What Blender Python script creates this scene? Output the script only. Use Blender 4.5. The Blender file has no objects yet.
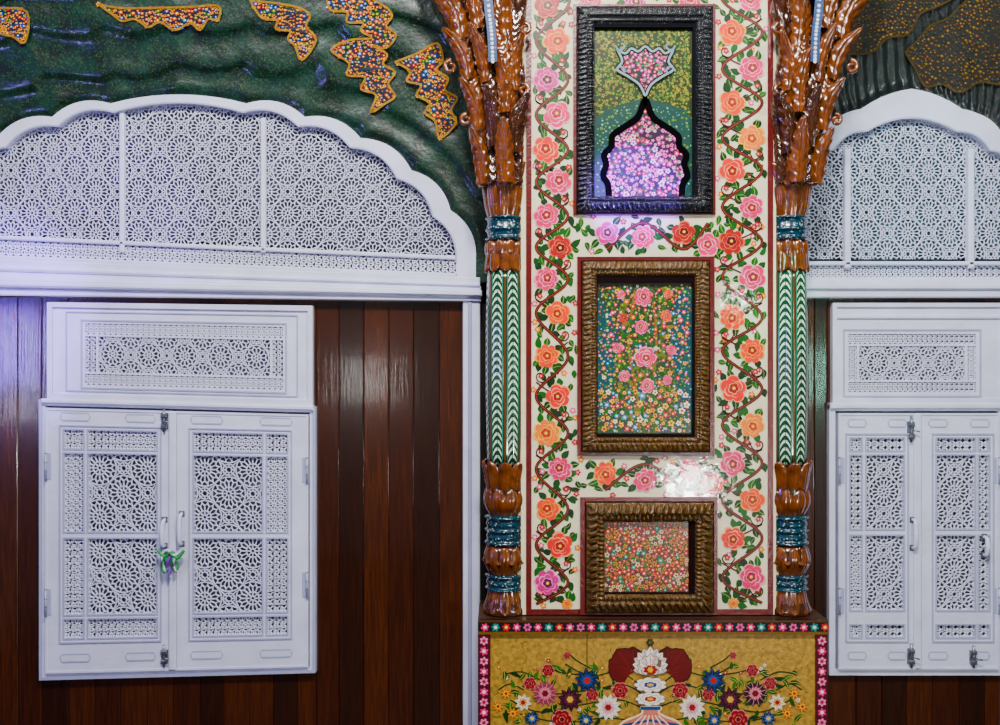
import bpy, math, random
from mathutils import Vector, Matrix, noise
random.seed(7)
D=4.5; ZC=2.21; S=200.0
scene=bpy.context.scene
sin,cos,pi=math.sin,math.cos,math.pi

# ---------------------------------------------------------------- materials
def lin(h):
    h=h.lstrip('#'); o=[]
    for i in (0,2,4):
        c=int(h[i:i+2],16)/255.0
        o.append(c/12.92 if c<=0.04045 else ((c+0.055)/1.055)**2.4)
    L=.2126*o[0]+.7152*o[1]+.0722*o[2]
    k=max(L,.002)**.18
    return [max(0.0005,min(.92,(L+(x-L)*1.42)*k)) for x in o]
MATS={}
def pm(h,rough=0.35,var=0.25,scale=30.0,bump=0.0,bscale=60.0,metal=0.0,coat=0.0,stretch=None,crough=.12,spec=.5):
    key=(h,rough,var,scale,bump,bscale,metal,coat,stretch)
    if key in MATS: return MATS[key]
    m=bpy.data.materials.new('paint_'+h.strip('#')); m.use_nodes=True
    nt=m.node_tree; N=nt.nodes; L=nt.links
    b=N['Principled BSDF']
    b.inputs['Roughness'].default_value=rough
    b.inputs['Metallic'].default_value=metal
    b.inputs['Specular IOR Level'].default_value=spec
    b.inputs['Coat Weight'].default_value=coat
    b.inputs['Coat Roughness'].default_value=crough
    tc=N.new('ShaderNodeTexCoord')
    mpn=N.new('ShaderNodeMapping')
    if stretch: mpn.inputs['Scale'].default_value=stretch
    L.new(tc.outputs['Object'],mpn.inputs[0])
    c=lin(h)
    nz=N.new('ShaderNodeTexNoise'); nz.inputs['Scale'].default_value=scale; nz.inputs['Detail'].default_value=5
    L.new(mpn.outputs[0],nz.inputs['Vector'])
    rp=N.new('ShaderNodeValToRGB')
    rp.color_ramp.elements[0].position=0.3; rp.color_ramp.elements[1].position=0.72
    rp.color_ramp.elements[0].color=[x*(1-var) for x in c]+[1]
    rp.color_ramp.elements[1].color=[min(1,x*(1+var)) for x in c]+[1]
    L.new(nz.outputs['Fac'],rp.inputs[0]); L.new(rp.outputs[0],b.inputs['Base Color'])
    if bump>0:
        n2=N.new('ShaderNodeTexNoise'); n2.inputs['Scale'].default_value=bscale; n2.inputs['Detail'].default_value=4
        L.new(mpn.outputs[0],n2.inputs['Vector'])
        bp=N.new('ShaderNodeBump'); bp.inputs['Strength'].default_value=bump; bp.inputs['Distance'].default_value=0.01
        L.new(n2.outputs['Fac'],bp.inputs['Height']); L.new(bp.outputs[0],b.inputs['Normal'])
        if coat>0: L.new(bp.outputs[0],b.inputs['Coat Normal'])
    MATS[key]=m; return m

WHITE=pm('#d8d9ea',0.2,0.10,6,0.25,25)
WHITE2=pm('#aeb0c8',0.25,0.05,6,0.1,25)
LATT=pm('#e4e4f4',0.4,0.04,6)
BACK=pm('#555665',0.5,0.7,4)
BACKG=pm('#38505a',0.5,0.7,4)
PL=[pm('#422115',0.25,0.5,14,0.07,8,0,0.8,(12,12,0.5),.10),pm('#331a10',0.25,0.5,14,0.07,8,0,0.8,(12,12,0.5),.10),pm('#4d291a',0.25,0.5,14,0.07,8,0,0.8,(12,12,0.5),.10)]
DARK=pm('#0c0705',0.6,0.2)
MAROON=pm('#6a0a16',0.3,0.25,30,0.2,80)
CREAM=pm('#e6dec2',0.4,0.10,12,0.10,18,0,1.0,None,.04,.15)
STEEL=pm('#8e9098',0.3,0.2,40,0,60,0.8)
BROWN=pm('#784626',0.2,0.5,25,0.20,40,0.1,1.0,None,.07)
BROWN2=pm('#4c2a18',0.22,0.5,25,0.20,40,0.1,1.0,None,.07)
GOLDF=pm('#6b5030',0.28,0.65,50,0.6,130,0.35,0.5)
BLKF=pm('#0e131a',0.25,0.5,60,0.4,130,0.2,0.4)
TAN=pm('#aa8a55',0.4,0.42,45,0.2,60)

def voro_mat(name,base,spots,scale,thr,rough=0.3,bump=0.4,noise_mix=None,nsc=6,coat=.6):
    m=bpy.data.materials.new(name); m.use_nodes=True
    nt=m.node_tree;N=nt.nodes;L=nt.links;b=N['Principled BSDF']
    b.inputs['Roughness'].default_value=rough; b.inputs['Coat Weight'].default_value=coat; b.inputs['Coat Roughness'].default_value=0.12
    tc=N.new('ShaderNodeTexCoord')
    v=N.new('ShaderNodeTexVoronoi'); v.inputs['Scale'].default_value=scale
    L.new(tc.outputs['Object'],v.inputs['Vector'])
    r=N.new('ShaderNodeValToRGB'); r.color_ramp.interpolation='LINEAR'
    r.color_ramp.elements[0].position=thr; r.color_ramp.elements[0].color=(1,1,1,1)
    r.color_ramp.elements[1].position=thr+0.15; r.color_ramp.elements[1].color=(0,0,0,1)
    L.new(v.outputs['Distance'],r.inputs[0])
    r2=N.new('ShaderNodeValToRGB'); r2.color_ramp.interpolation='CONSTANT'
    els=r2.color_ramp.elements
    n=len(spots)
    els[0].position=0; els[0].color=lin(spots[0])+[1]
    els[1].position=1.0/n; els[1].color=lin(spots[1%n])+[1]
    for i in range(2,n):
        e=els.new(i/n); e.color=lin(spots[i])+[1]
    sp=N.new('ShaderNodeSeparateColor'); L.new(v.outputs['Color'],sp.inputs[0]); L.new(sp.outputs[0],r2.inputs[0])
    nz=N.new('ShaderNodeTexNoise'); nz.inputs['Scale'].default_value=nsc; nz.inputs['Detail'].default_value=8; L.new(tc.outputs['Object'],nz.inputs['Vector'])
    rb=N.new('ShaderNodeValToRGB'); c=lin(base)
    c2=lin(noise_mix) if noise_mix else [x*1.4 for x in c]
    rb.color_ramp.elements[0].position=.38; rb.color_ramp.elements[1].position=.62
    rb.color_ramp.elements[0].color=c+[1]; rb.color_ramp.elements[1].color=c2+[1]
    L.new(nz.outputs['Fac'],rb.inputs[0])
    mx=N.new('ShaderNodeMixRGB'); L.new(r.outputs[0],mx.inputs[0]); L.new(rb.outputs[0],mx.inputs[1]); L.new(r2.outputs[0],mx.inputs[2])
    L.new(mx.outputs[0],b.inputs['Base Color'])
    n2=N.new('ShaderNodeTexNoise'); n2.inputs['Scale'].default_value=30; n2.inputs['Detail'].default_value=4; L.new(tc.outputs['Object'],n2.inputs['Vector'])
    bp=N.new('ShaderNodeBump'); bp.inputs['Strength'].default_value=bump; bp.inputs['Distance'].default_value=0.01
    L.new(n2.outputs['Fac'],bp.inputs['Height']); L.new(bp.outputs[0],b.inputs['Normal']); L.new(bp.outputs[0],b.inputs['Coat Normal'])
    return m
VAULT=voro_mat('green_foliage_paint','#0b2018',['#2f5234','#07110c','#22422f','#485834','#3a5c40','#0e1e15'],115,0.32,0.36,0.28,'#1a3c30',9,.45)
VAULTR=voro_mat('dark_green_paint','#0e1616',['#27332c','#070c0a','#1e2a26','#34362a','#3a423a'],110,0.28,0.38,0.28,'#182424',6,.4)
RINGB=voro_mat('blue_dotted_paint','#0a2438',['#a8b8b0','#1c5f70','#c0c0a8','#164a5c','#2f7a6a'],85,0.22,0.22,0.2,'#0f3f50')

def shaft_mat():
    m=bpy.data.materials.new('chevron_paint'); m.use_nodes=True
    nt=m.node_tree;N=nt.nodes;L=nt.links;b=N['Principled BSDF']
    b.inputs['Roughness'].default_value=0.2; b.inputs['Coat Weight'].default_value=0.8
    uv=N.new('ShaderNodeUVMap'); sx=N.new('ShaderNodeSeparateXYZ'); L.new(uv.outputs[0],sx.inputs[0])
    def M(op,a,bv=None):
        n=N.new('ShaderNodeMath'); n.operation=op
        for i,x in enumerate((a,bv)):
            if x is None: continue
            if isinstance(x,(int,float)): n.inputs[i].default_value=x
            else: L.new(x,n.inputs[i])
        return n.outputs[0]
    fu=M('FRACT',sx.outputs[0]); a=M('ABSOLUTE',M('SUBTRACT',fu,0.5))
    ch=M('FRACT',M('SUBTRACT',sx.outputs[1],M('MULTIPLY',M('MULTIPLY',a,a),9.0)))
    chm=M('GREATER_THAN',ch,0.60)
    inb=M('MULTIPLY',M('LESS_THAN',a,0.30),M('GREATER_THAN',a,0.025))
    whitem=M('MULTIPLY',chm,inb)
    edge=M('GREATER_THAN',a,0.455)
    line=M('MULTIPLY',M('GREATER_THAN',a,0.325),M('LESS_THAN',a,0.36))
    def mix(f,c1,c2):
        n=N.new('ShaderNodeMixRGB'); L.new(f,n.inputs[0])
        for i,c in ((1,c1),(2,c2)):
            if isinstance(c,str): n.inputs[i].default_value=lin(c)+[1]
            else: L.new(c,n.inputs[i])
        return n.outputs[0]
    c=mix(whitem,'#0c5038','#dce4d0'); c=mix(line,c,'#5a9a80'); c=mix(edge,c,'#7a3c1c')
    L.new(c,b.inputs['Base Color'])
    return m
SHAFT=shaft_mat()

# ---------------------------------------------------------------- mesh builder
def mp(base=0.0,warp=None):
    f=(D-base)/D
    def m(px,py,d):
        if warp: px,py=warp(px,py)
        return ((px-500)/S*f,-d,ZC+(362.5-py)/S*f)
    return m
SL=[(0,.03),(245,.045),(275,.035),(298,.012),(330,.02),(406,.027),(541,0),(676,-.027),(740,-.03),(900,-.03)]
def wl(px,py):
    for (a,sa),(b,sb) in zip(SL,SL[1:]):
        if a<=py<=b:
            s=sa+(sb-sa)*(py-a)/(b-a); break
    else: s=0
    return px,py+(px-178)*s
M0=mp(0.045); ML=mp(0.045,wl); MP=mp(0.30); PD=.36; MB_=mp(PD)
YB=ZC/((D-.045)/D)*S+362.5-.2
TOPLOC={}
def finish(ob,parent=None,label=None,cat=None,group=None,kind=None):
    scene.collection.objects.link(ob)
    if parent is not None:
        ob.parent=parent
        ob.matrix_parent_inverse=Matrix.Translation(-Vector(TOPLOC[parent.name]))
    if label: ob['label']=label
    if cat: ob['category']=cat
    if group: ob['group']=group
    if kind: ob['kind']=kind
    return ob
def empty(name,loc,label,cat=None,group=None,kind=None):
    e=bpy.data.objects.new(name,None); e.location=loc; e.empty_display_size=0.1
    finish(e,None,label,cat,group,kind); TOPLOC[e.name]=loc; return e
class MB:
    def __init__(s,m): s.m=m; s.v=[]; s.f=[]; s.mi=[]; s.mats=[]; s.sm=[]; s.uv=None
    def mat(s,m):
        if m not in s.mats: s.mats.append(m)
        return s.mats.index(m)
    def raw(s,verts,faces,mat,smooth=False):
        o=len(s.v); s.v+= [tuple(x) for x in verts]; k=s.mat(mat)
        for f in faces: s.f.append([o+i for i in f]); s.mi.append(k); s.sm.append(smooth)
    def orient(s,pts):
        a=0
        for (x0,y0),(x1,y1) in zip(pts,pts[1:]+pts[:1]): a+=x0*y1-x1*y0
        return pts if a<0 else pts[::-1]
    def poly(s,pts,d,mat):
        pts=s.orient([(p[0],p[1]) for p in pts])
        s.raw([s.m(x,y,d(x,y) if callable(d) else d) for x,y in pts],[list(range(len(pts)))],mat)
    def prism(s,pts,d0,d1,mat,back=False):
        pts=s.orient([(p[0],p[1]) for p in pts]); n=len(pts)
        g=lambda d,x,y:(d(x,y) if callable(d) else d)
        vs=[s.m(x,y,g(d1,x,y)) for x,y in pts]+[s.m(x,y,g(d0,x,y)) for x,y in pts]
        fs=[list(range(n))]+[[i,n+i,n+(i+1)%n,(i+1)%n] for i in range(n)]
        if back: fs.append(list(range(2*n-1,n-1,-1)))
        s.raw(vs,fs,mat)
    def box(s,x0,y0,x1,y1,d0,d1,mat,back=True):
        s.prism([(x0,y0),(x1,y0),(x1,y1),(x0,y1)],d0,d1,mat,back)
    def bbox(s,x0,y0,x1,y1,d0,d1,mat,b=1.2):
        P=[(x0,y0),(x1,y0),(x1,y1),(x0,y1)]; Q=[(x0+b,y0+b),(x1-b,y0+b),(x1-b,y1-b),(x0+b,y1-b)]
        dm=d1-b*0.004
        vs=[s.m(x,y,d0) for x,y in P]+[s.m(x,y,dm) for x,y in P]+[s.m(x,y,d1) for x,y in Q]
        fs=[[3,2,1,0]]
        for a in (0,4):
            for i in range(4): j=(i+1)%4; fs.append([a+i,a+j,a+4+j,a+4+i])
        fs.append([8,9,10,11]); s.raw(vs,fs,mat)
    def ring(s,x0,y0,x1,y1,w,d0,d1,mat):
        s.holes(x0,y0,x1,y1,[(x0+w,y0+w,x1-w,y1-w)],d0,d1,mat)
    def holes(s,x0,y0,x1,y1,hs,d0,d1,mat):
        xs=sorted({x0,x1}|{h[0] for h in hs}|{h[2] for h in hs}); ys=sorted({y0,y1}|{h[1] for h in hs}|{h[3] for h in hs})
        nx,ny=len(xs)-1,len(ys)-1
        def solid(i,j):
            if i<0 or j<0 or i>=nx or j>=ny: return False
            cx=(xs[i]+xs[i+1])/2; cy=(ys[j]+ys[j+1])/2
            return not any(h[0]<cx<h[2] and h[1]<cy<h[3] for h in hs)
        for i in range(nx):
            for j in range(ny):
                if not solid(i,j): continue
                P=[(xs[i],ys[j]),(xs[i+1],ys[j]),(xs[i+1],ys[j+1]),(xs[i],ys[j+1])]
                vs=[s.m(x,y,d1) for x,y in P]+[s.m(x,y,d0) for x,y in P]
                fs=[[3,2,1,0],[4,5,6,7]]
                for k,(di,dj) in enumerate(((0,-1),(1,0),(0,1),(-1,0))):
                    if not solid(i+di,j+dj): fs.append([k,(k+1)%4,4+(k+1)%4,4+k])
                s.raw(vs,fs,mat)
    def bar(s,p,q,w,d0,d1,mat):
        dx,dy=q[0]-p[0],q[1]-p[1]; l=math.hypot(dx,dy)
        if l<0.3: return
        nx,ny=-dy/l*w/2,dx/l*w/2
        P=[(p[0]+nx,p[1]+ny),(q[0]+nx,q[1]+ny),(q[0]-nx,q[1]-ny),(p[0]-nx,p[1]-ny)]
        vs=[s.m(x,y,d1) for x,y in P]+[s.m(x,y,d0) for x,y in P]
        s.raw(vs,[[0,1,2,3],[0,4,5,1],[2,6,7,3]],mat)
    def ribbon(s,pts,w,d,mat,closed=False):
        n=len(pts); A=[];B=[]
        for i in range(n):
            if closed: a=pts[i-1]; b=pts[(i+1)%n]
            else: a=pts[max(0,i-1)]; b=pts[min(n-1,i+1)]
            dx,dy=b[0]-a[0],b[1]-a[1]; l=math.hypot(dx,dy) or 1
            ww=w(i/(n-1)) if callable(w) else w
            nx,ny=-dy/l*ww/2,dx/l*ww/2
            A.append((pts[i][0]+nx,pts[i][1]+ny)); B.append((pts[i][0]-nx,pts[i][1]-ny))
        g=lambda x,y:(d(x,y) if callable(d) else d)
        vs=[s.m(x,y,g(x,y)) for x,y in A]+[s.m(x,y,g(x,y)) for x,y in B]
        fs=[[i,i+1,n+i+1,n+i] for i in range(n-1)]
        if closed: fs.append([n-1,0,n,2*n-1])
        s.raw(vs,fs,mat)
    def build(s,name,parent=None,**kw):
        if not s.v: return None
        xs,ys,zs=zip(*s.v); c=Vector(((min(xs)+max(xs))/2,(min(ys)+max(ys))/2,(min(zs)+max(zs))/2))
        me=bpy.data.meshes.new(name); me.from_pydata([Vector(v)-c for v in s.v],[],s.f)
        for m in s.mats: me.materials.append(m)
        me.polygons.foreach_set('material_index',s.mi); me.polygons.foreach_set('use_smooth',s.sm)
        if s.uv:
            l=me.uv_layers.new(name='UVMap')
            for p in me.polygons:
                for li,vi in zip(p.loop_indices,p.vertices):
                    l.data[li].uv=s.uv[p.index][list(p.vertices).index(vi)]
        me.update()
        ob=bpy.data.objects.new(name,me); ob.location=c
        finish(ob,parent,**kw); TOPLOC[ob.name]=tuple(c)
        return ob
def inside(x,y,poly):
    r=False; n=len(poly); j=n-1
    for i in range(n):
        xi,yi=poly[i]; xj,yj=poly[j]
        if (yi>y)!=(yj>y) and x<(xj-xi)*(y-yi)/(yj-yi)+xi: r=not r
        j=i
    return r
def clip(p,q,poly):
    ts=[0,1]; dx,dy=q[0]-p[0],q[1]-p[1]
    n=len(poly)
    for i in range(n):
        a=poly[i]; b=poly[(i+1)%n]; ex,ey=b[0]-a[0],b[1]-a[1]
        den=dx*ey-dy*ex
        if abs(den)<1e-9: continue
        t=((a[0]-p[0])*ey-(a[1]-p[1])*ex)/den; u=((a[0]-p[0])*dy-(a[1]-p[1])*dx)/den
        if 0<t<1 and 0<=u<=1: ts.append(t)
    ts.sort(); out=[]
    for a,b in zip(ts,ts[1:]):
        if b-a<1e-6: continue
        m=(a+b)/2
        if inside(p[0]+dx*m,p[1]+dy*m,poly): out.append(((p[0]+dx*a,p[1]+dy*a),(p[0]+dx*b,p[1]+dy*b)))
    return out
def rosette(cx,cy,R):
    n=16 if R>14 else 12; segs=[]
    P=lambda r,k:(cx+R*r*cos(2*pi*k/n),cy+R*r*sin(2*pi*k/n))
    for k in range(0,n,2): segs+=[(P(.13,k),P(.13,k+2)),(P(.13,k),P(.40,k)),(P(.40,k),P(.40,k+2))]
    for k in range(n):
        segs+=[(P(.40,k),P(.68,k)),(P(.68,k),P(.84,k+.5)),(P(.84,k+.5),P(.68,k+1)),(P(.84,k+.5),P(1.0,k+.5)),(P(1.0,k+.5),P(1.0,k+1.5))]
    return segs
def rosette_lattice(mb,poly,s,cx,cy,w,d0,d1,mat):
    xs=[p[0] for p in poly]; ys=[p[1] for p in poly]
    i0=int((min(xs)-cx)/s)-2; i1=int((max(xs)-cx)/s)+2; j0=int((min(ys)-cy)/s)-2; j1=int((max(ys)-cy)/s)+2
    segs=[]; R=s*.3536
    for i in range(i0,i1+1):
        for j in range(j0,j1+1):
            x,y=cx+i*s,cy+j*s
            segs+=rosette(x,y,R)+rosette(x+s/2,y+s/2,R)
            for gx,gy in ((x+s/2,y),(x,y+s/2)):
                n=8; r0=R*.18; r1=R*.44
                for k in range(n):
                    a=2*pi*k/n; b=2*pi*(k+1)/n
                    segs.append(((gx+r0*cos(a),gy+r0*sin(a)),(gx+r0*cos(b),gy+r0*sin(b))))
                    segs.append(((gx+r0*cos(a),gy+r0*sin(a)),(gx+(r1 if k%2==0 else R*.66)*cos(a),gy+(r1 if k%2==0 else R*.66)*sin(a))))
                    segs.append(((gx+R*.36*cos(a),gy+R*.36*sin(a)),(gx+R*.36*cos(b),gy+R*.36*sin(b))))
    x0,x1,y0,y1=min(xs),max(xs),min(ys),max(ys)
    for p,q in segs:
        if max(p[0],q[0])<x0 or min(p[0],q[0])>x1 or max(p[1],q[1])<y0 or min(p[1],q[1])>y1: continue
        for a,b in clip(p,q,poly): mb.bar(a,b,w,d0,d1,mat)
def hatch(mb,x0,y0,x1,y1,sp,w,d0,d1,mat):
    poly=[(x0,y0),(x1,y0),(x1,y1),(x0,y1)]
    H=y1-y0; W=x1-x0
    k=-int(H/sp)-1
    while k*sp<W+H:
        for sg in (1,-1):
            if sg==1: p=(x0+k*sp,y0); q=(x0+k*sp+H,y1)
            else: p=(x0+k*sp,y1); q=(x0+k*sp+H,y0)
            for a,b in clip(p,q,poly): mb.bar(a,b,w,d0,d1,mat)
        k+=1
    nx=max(1,round(W/sp)); ny=max(1,round(H/sp))
    for i in range(1,nx): 
        x=x0+W*i/nx; mb.bar((x,y0),(x,y1),w*.7,d0,d1,mat)
    for j in range(1,ny):
        y=y0+H*j/ny; mb.bar((x0,y),(x1,y),w*.7,d0,d1,mat)
def crom(pts,k=8):
    out=[]; n=len(pts)
    for i in range(n-1):
        p0=pts[max(0,i-1)];p1=pts[i];p2=pts[i+1];p3=pts[min(n-1,i+2)]
        for j in range(k):
            t=j/k
            out.append(tuple(.5*((2*p1[a])+(-p0[a]+p2[a])*t+(2*p0[a]-5*p1[a]+4*p2[a]-p3[a])*t*t+(-p0[a]+3*p1[a]-3*p2[a]+p3[a])*t**3) for a in range(len(p1))))
    out.append(tuple(pts[-1])); return out
def tube(mb,pts,r,mat,n=8,flute=None,smooth=True,cap=True):
    P=[Vector(mb.m(*p)) for p in pts]; m=len(P); vs=[]; fs=[]
    up=Vector((0,-1,0))
    for i in range(m):
        t=(P[min(m-1,i+1)]-P[max(0,i-1)]).normalized()
        a=up-t*up.dot(t)
        if a.length<1e-3: a=Vector((1,0,0))-t*t.x
        a.normalize(); b=t.cross(a)
        rr=r(i/(m-1)) if callable(r) else r
        for k in range(n):
            th=2*pi*k/n; q=rr
            if flute: q=rr*flute(i/(m-1),th)
            vs.append(P[i]+a*(cos(th)*q)+b*(sin(th)*q))
    for i in range(m-1):
        for k in range(n):
            k2=(k+1)%n; fs.append([i*n+k,i*n+k2,(i+1)*n+k2,(i+1)*n+k])
    if cap: fs.append(list(range(n))[::-1]); fs.append([(m-1)*n+k for k in range(n)])
    mb.raw(vs,fs,mat,smooth)

# ---------------------------------------------------------------- flowers
class Cnt: n=0
def dd():
    Cnt.n=(Cnt.n+1)%40; return Cnt.n*0.00003
def scal(mb,x,y,r,n,d,mat,rot=0,deep=.25,sx=1,sy=1):
    K=n*4; pts=[]
    for i in range(K):
        a=2*pi*i/K; rr=r*(1-deep+deep*abs(cos(n*a/2)))
        pts.append((x+rr*cos(a+rot)*sx,y+rr*sin(a+rot)*sy))
    mb.poly(pts,d,mat)
def roundp(mb,x,y,r,n,d,mat,rot=0,depth=.22,wob=0):
    K=n*7; pts=[]; ph=random.random()*6
    for i in range(K):
        a=2*pi*i/K; rr=r*(1-depth+depth*abs(sin(n*a/2))**.6)*(1+wob*sin(2*a+ph))
        pts.append((x+rr*cos(a+rot),y+rr*sin(a+rot)))
    mb.poly(pts,d,mat)
PK=[('#f09ab4','#de2062','#a01040'),('#f4a080','#e4301c','#a01010'),('#f8aa60','#ec5408','#b02c02'),('#f090c4','#d0107c','#6a0a4c'),('#e07060','#b01014','#64060c'),('#f6c060','#f08000','#c04402'),('#f6acbc','#e6406c','#b01c4c')]
IX=dict(p=0,s=1,o=2,m=3,r=4,y=5,l=6)
def P_(h): return pm(h,0.4,0.12,40,0.10,30,0,0.5,None,.05,.25)
def PF(h): return pm(h,0.7,0.12,40,0,60,0,0,None,.12,.15)
def flower(mb,x,y,r,kind,d,n=None):
    n=n or random.choice((5,6,7,8))
    c=PK[IX[kind]] if isinstance(kind,str) else kind
    e=dd(); ro=random.random()*2; ox,oy=random.uniform(-.12,.12)*r,random.uniform(-.12,.12)*r
    for q,(rr,ci,nn) in enumerate(((1.0,0,n),(.92,1,n),(.68,0,max(4,n-1)),(.62,1,max(4,n-1)),(.43,0,5),(.36,2,5))):
        k=q/5
        roundp(mb,x+ox*k,y+oy*k,r*rr,nn,d+e+.0002*(q+1),P_(c[ci]),ro+.22*(q//2),.24,.05)
    scal(mb,x+ox,y+oy,r*.12,5,d+e+.0015,P_('#f0c860'),0,.1)
def mini(mb,x,y,r,cols,d,n=5):
    e=dd(); ro=random.random()*2
    scal(mb,x,y,r,n,d+e+.0002,P_(cols[0]),ro,.4)
    scal(mb,x,y,r*.4,4,d+e+.0004,P_(cols[1]),ro,.1)
def leaf(mb,x,y,a,l,w,mat,d,bend=0.0,vein=None,pw=.8):
    e=dd(); up=[];dn=[]; K=8
    for i in range(K+1):
        t=i/K; hw=w*sin(pi*t**pw)*.5
        aa=a+bend*t
        cx=x+cos(aa)*l*t; cy=y+sin(aa)*l*t
        up.append((cx-sin(aa)*hw,cy+cos(aa)*hw)); dn.append((cx+sin(aa)*hw,cy-cos(aa)*hw))
    mb.poly(up+dn[-2:0:-1],d+e,mat)
    if vein: mb.ribbon([(x+cos(a+bend*t)*l*t,y+sin(a+bend*t)*l*t) for t in (.05,.5,.9)],.6,d+e+.0003,vein)

# ================================================================= ROOM
mb=MB(M0); mb.box(-260,-160,1260,YB,-0.20,-0.08,pm('#2a2420',0.7,.2)); mb.build('wall_back',label='dark plastered back wall behind panelling and lattices',kind='structure')
fl=MB(lambda x,y,d:(x,y,d)); fl.raw([(-4,-6,0),(4.2,-6,0),(4.2,.2,0),(-4,.2,0),(-4,-6,-.1),(4.2,-6,-.1),(4.2,.2,-.1),(-4,.2,-.1)],[[0,1,2,3],[7,6,5,4],[0,4,5,1],[1,5,6,2],[2,6,7,3],[3,7,4,0]],pm('#3a1818',0.9,.3,8)); fl.build('floor',label='red carpeted hall floor',kind='structure')

def planks(name,edges,y0,y1,m,label):
    b=MB(m); 
    b.box(edges[0],y0,edges[-1],y1,-0.08,0.0,DARK)
    for i,(a,c) in enumerate(zip(edges,edges[1:])): b.bbox(a+.15,y0,c-.15,y1,0.0,0.02,PL[i%3 if i%5 else 2],.8)
    b.build(name,label=label,kind='structure')
E=[-135,-110,-85,-60,-35,-10,15,39,66,92,118,145,171,198,222,248,272,296,315,338,363,388,413,439,464]
planks('wall_left',E,296,YB,M0,'varnished dark red-brown vertical wooden plank cladding')
E=[797,816,829,858,884,909,935,962,988,1014,1040,1070,1100,1130]
planks('wall_right',E,296,YB,M0,'varnished brown plank cladding around narrow window')

mb=MB(ML)
mb.bbox(-135,266,480,274,-0.03,0.045,WHITE,1); mb.bbox(-135,272.5,480,277,-.03,.062,WHITE,1.5); mb.bbox(-135,276,481,284,-0.03,0.05,WHITE,1); mb.bbox(-135,283,482,287,-0.03,0.085,WHITE,1.5); mb.bbox(-135,286,482,291,-0.03,0.10,WHITE,1.5); mb.bbox(-135,290,481,298,-0.03,0.075,WHITE,1); 
mb.build('trim_1',label='white painted stepped cornice beam under lattice fanlight',kind='structure')
mb=MB(M0)
mb.bbox(463,296,480,YB,-0.03,0.06,WHITE); mb.bbox(468,302,472,YB,.05,.066,WHITE2,1); 
mb.build('trim_2',label='white painted vertical post beside plank cladding',kind='structure')
mb=MB(M0)
mb.bbox(800,280,1130,286,-0.03,0.06,WHITE); mb.bbox(800,285,1130,290,-0.03,0.09,WHITE); mb.bbox(800,289,1130,298,-0.03,0.075,WHITE)
mb.build('trim_3',label='white painted horizontal beam under small fanlight',kind='structure')

# ---------------------------------------------------------------- fanlights
def lobes(cusps,sag,k=10,C=None):
    out=[]
    for i,(a,b) in enumerate(zip(cusps,cusps[1:])):
        s=sag
        dx,dy=b[0]-a[0],b[1]-a[1]; l=math.hypot(dx,dy); nx,ny=dy/l,-dx/l
        mx,my=(a[0]+b[0])/2,(a[1]+b[1])/2
        if (mx-C[0])*nx+(my-C[1])*ny<0: nx,ny=-nx,-ny
        if l>100: s=.075
        for j in range(k):
            t=j/k; h=s*l*4*t*(1-t)
            out.append((a[0]+dx*t+nx*h,a[1]+dy*t+ny*h))
    out.append(cusps[-1]); return out
def band(mb,inner,outer,d0,d1,mat):
    n=len(inner)
    vs=[mb.m(x,y,d1) for x,y in inner]+[mb.m(x,y,d1) for x,y in outer]+[mb.m(x,y,d0) for x,y in inner]+[mb.m(x,y,d0) for x,y in outer]
    fs=[]
    for i in range(n-1):
        fs+=[[i,n+i,n+i+1,i+1],[i,i+1,2*n+i+1,2*n+i],[n+i,3*n+i,3*n+i+1,n+i+1]]
    mb.raw(vs,fs,mat)
def arch_window(name,label,cx,half,C,thick,bottoms,m,s,latc,side,archlabel,w):
    R=half; L=[(2*cx-x,y) for x,y in half[::-1]]
    L=[(x,y-side*(0 if y<200 else 18*(y-200)/58)) for x,y in L]
    cusps=L+R
    inner=lobes(cusps,.15,C=C)
    outer=[]
    for x,y in inner:
        dx,dy=x-C[0],y-C[1]; l=math.hypot(dx,dy); t=thick(abs(x-cx)/ (R[-1][0]-cx),x)
        outer.append((x+dx/l*t,y+dy/l*t))
    outer=[(outer[0][0],bottoms[0])]+outer+[(outer[-1][0],bottoms[1])]
    inner2=[(inner[0][0],bottoms[0])]+inner+[(inner[-1][0],bottoms[1])]
    e=empty(name,m(cx,bottoms[1],0),label,kind='structure')
    b=MB(m); band(b,inner2,outer,-0.04,0.04,WHITE)
    b.ribbon([(x,y) for x,y in inner],1.6,0.045,WHITE2)
    b.build('arch_frame',e,label=archlabel)
    b=MB(m)
    rosette_lattice(b,inner[:],s,latc[0],latc[1],w,-0.006,0.004,LATT)
    b.build('lattice',e,label='white pierced lattice of rosettes')
    return e,inner,outer
half=[(243,112),(298,126),(350,147),(397,178),(433,216),(456,262)]
e3,innL,outL=arch_window('window_1','wide multifoil arched fanlight with white rosette lattice',178,half,(178,300),lambda u,x:8+12*u**1.5,(270,284),M0,43,(178,190),1,'white scalloped arch frame',.68)
b=MB(ML)
b.bbox(-100,243,458,247,0.0,0.03,WHITE,1.0); b.bbox(-100,262,458,267,0.0,0.04,WHITE,1.2)
b.build('rail',e3)
b=MB(ML); hatch(b,-99,247,457,262,7.5,1.3,0.0,0.014,LATT); b.build('lattice_band',e3,label='narrow white criss-cross lattice strip')
for x,y in ((120,108),(262,117)):
    b=MB(M0); b.bbox(x-2.5,y,x+2.5,252,0.0,0.03,WHITE,1.2); b.build('mullion',e3)
b=MB(M0); b.poly(innL,-0.03,BACK); b.poly([(-99,228),(457,250),(457,275),(-99,264)],-.03,BACK); b.build('backing_panel',e3,label='dim grey panel behind lattice')

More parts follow.
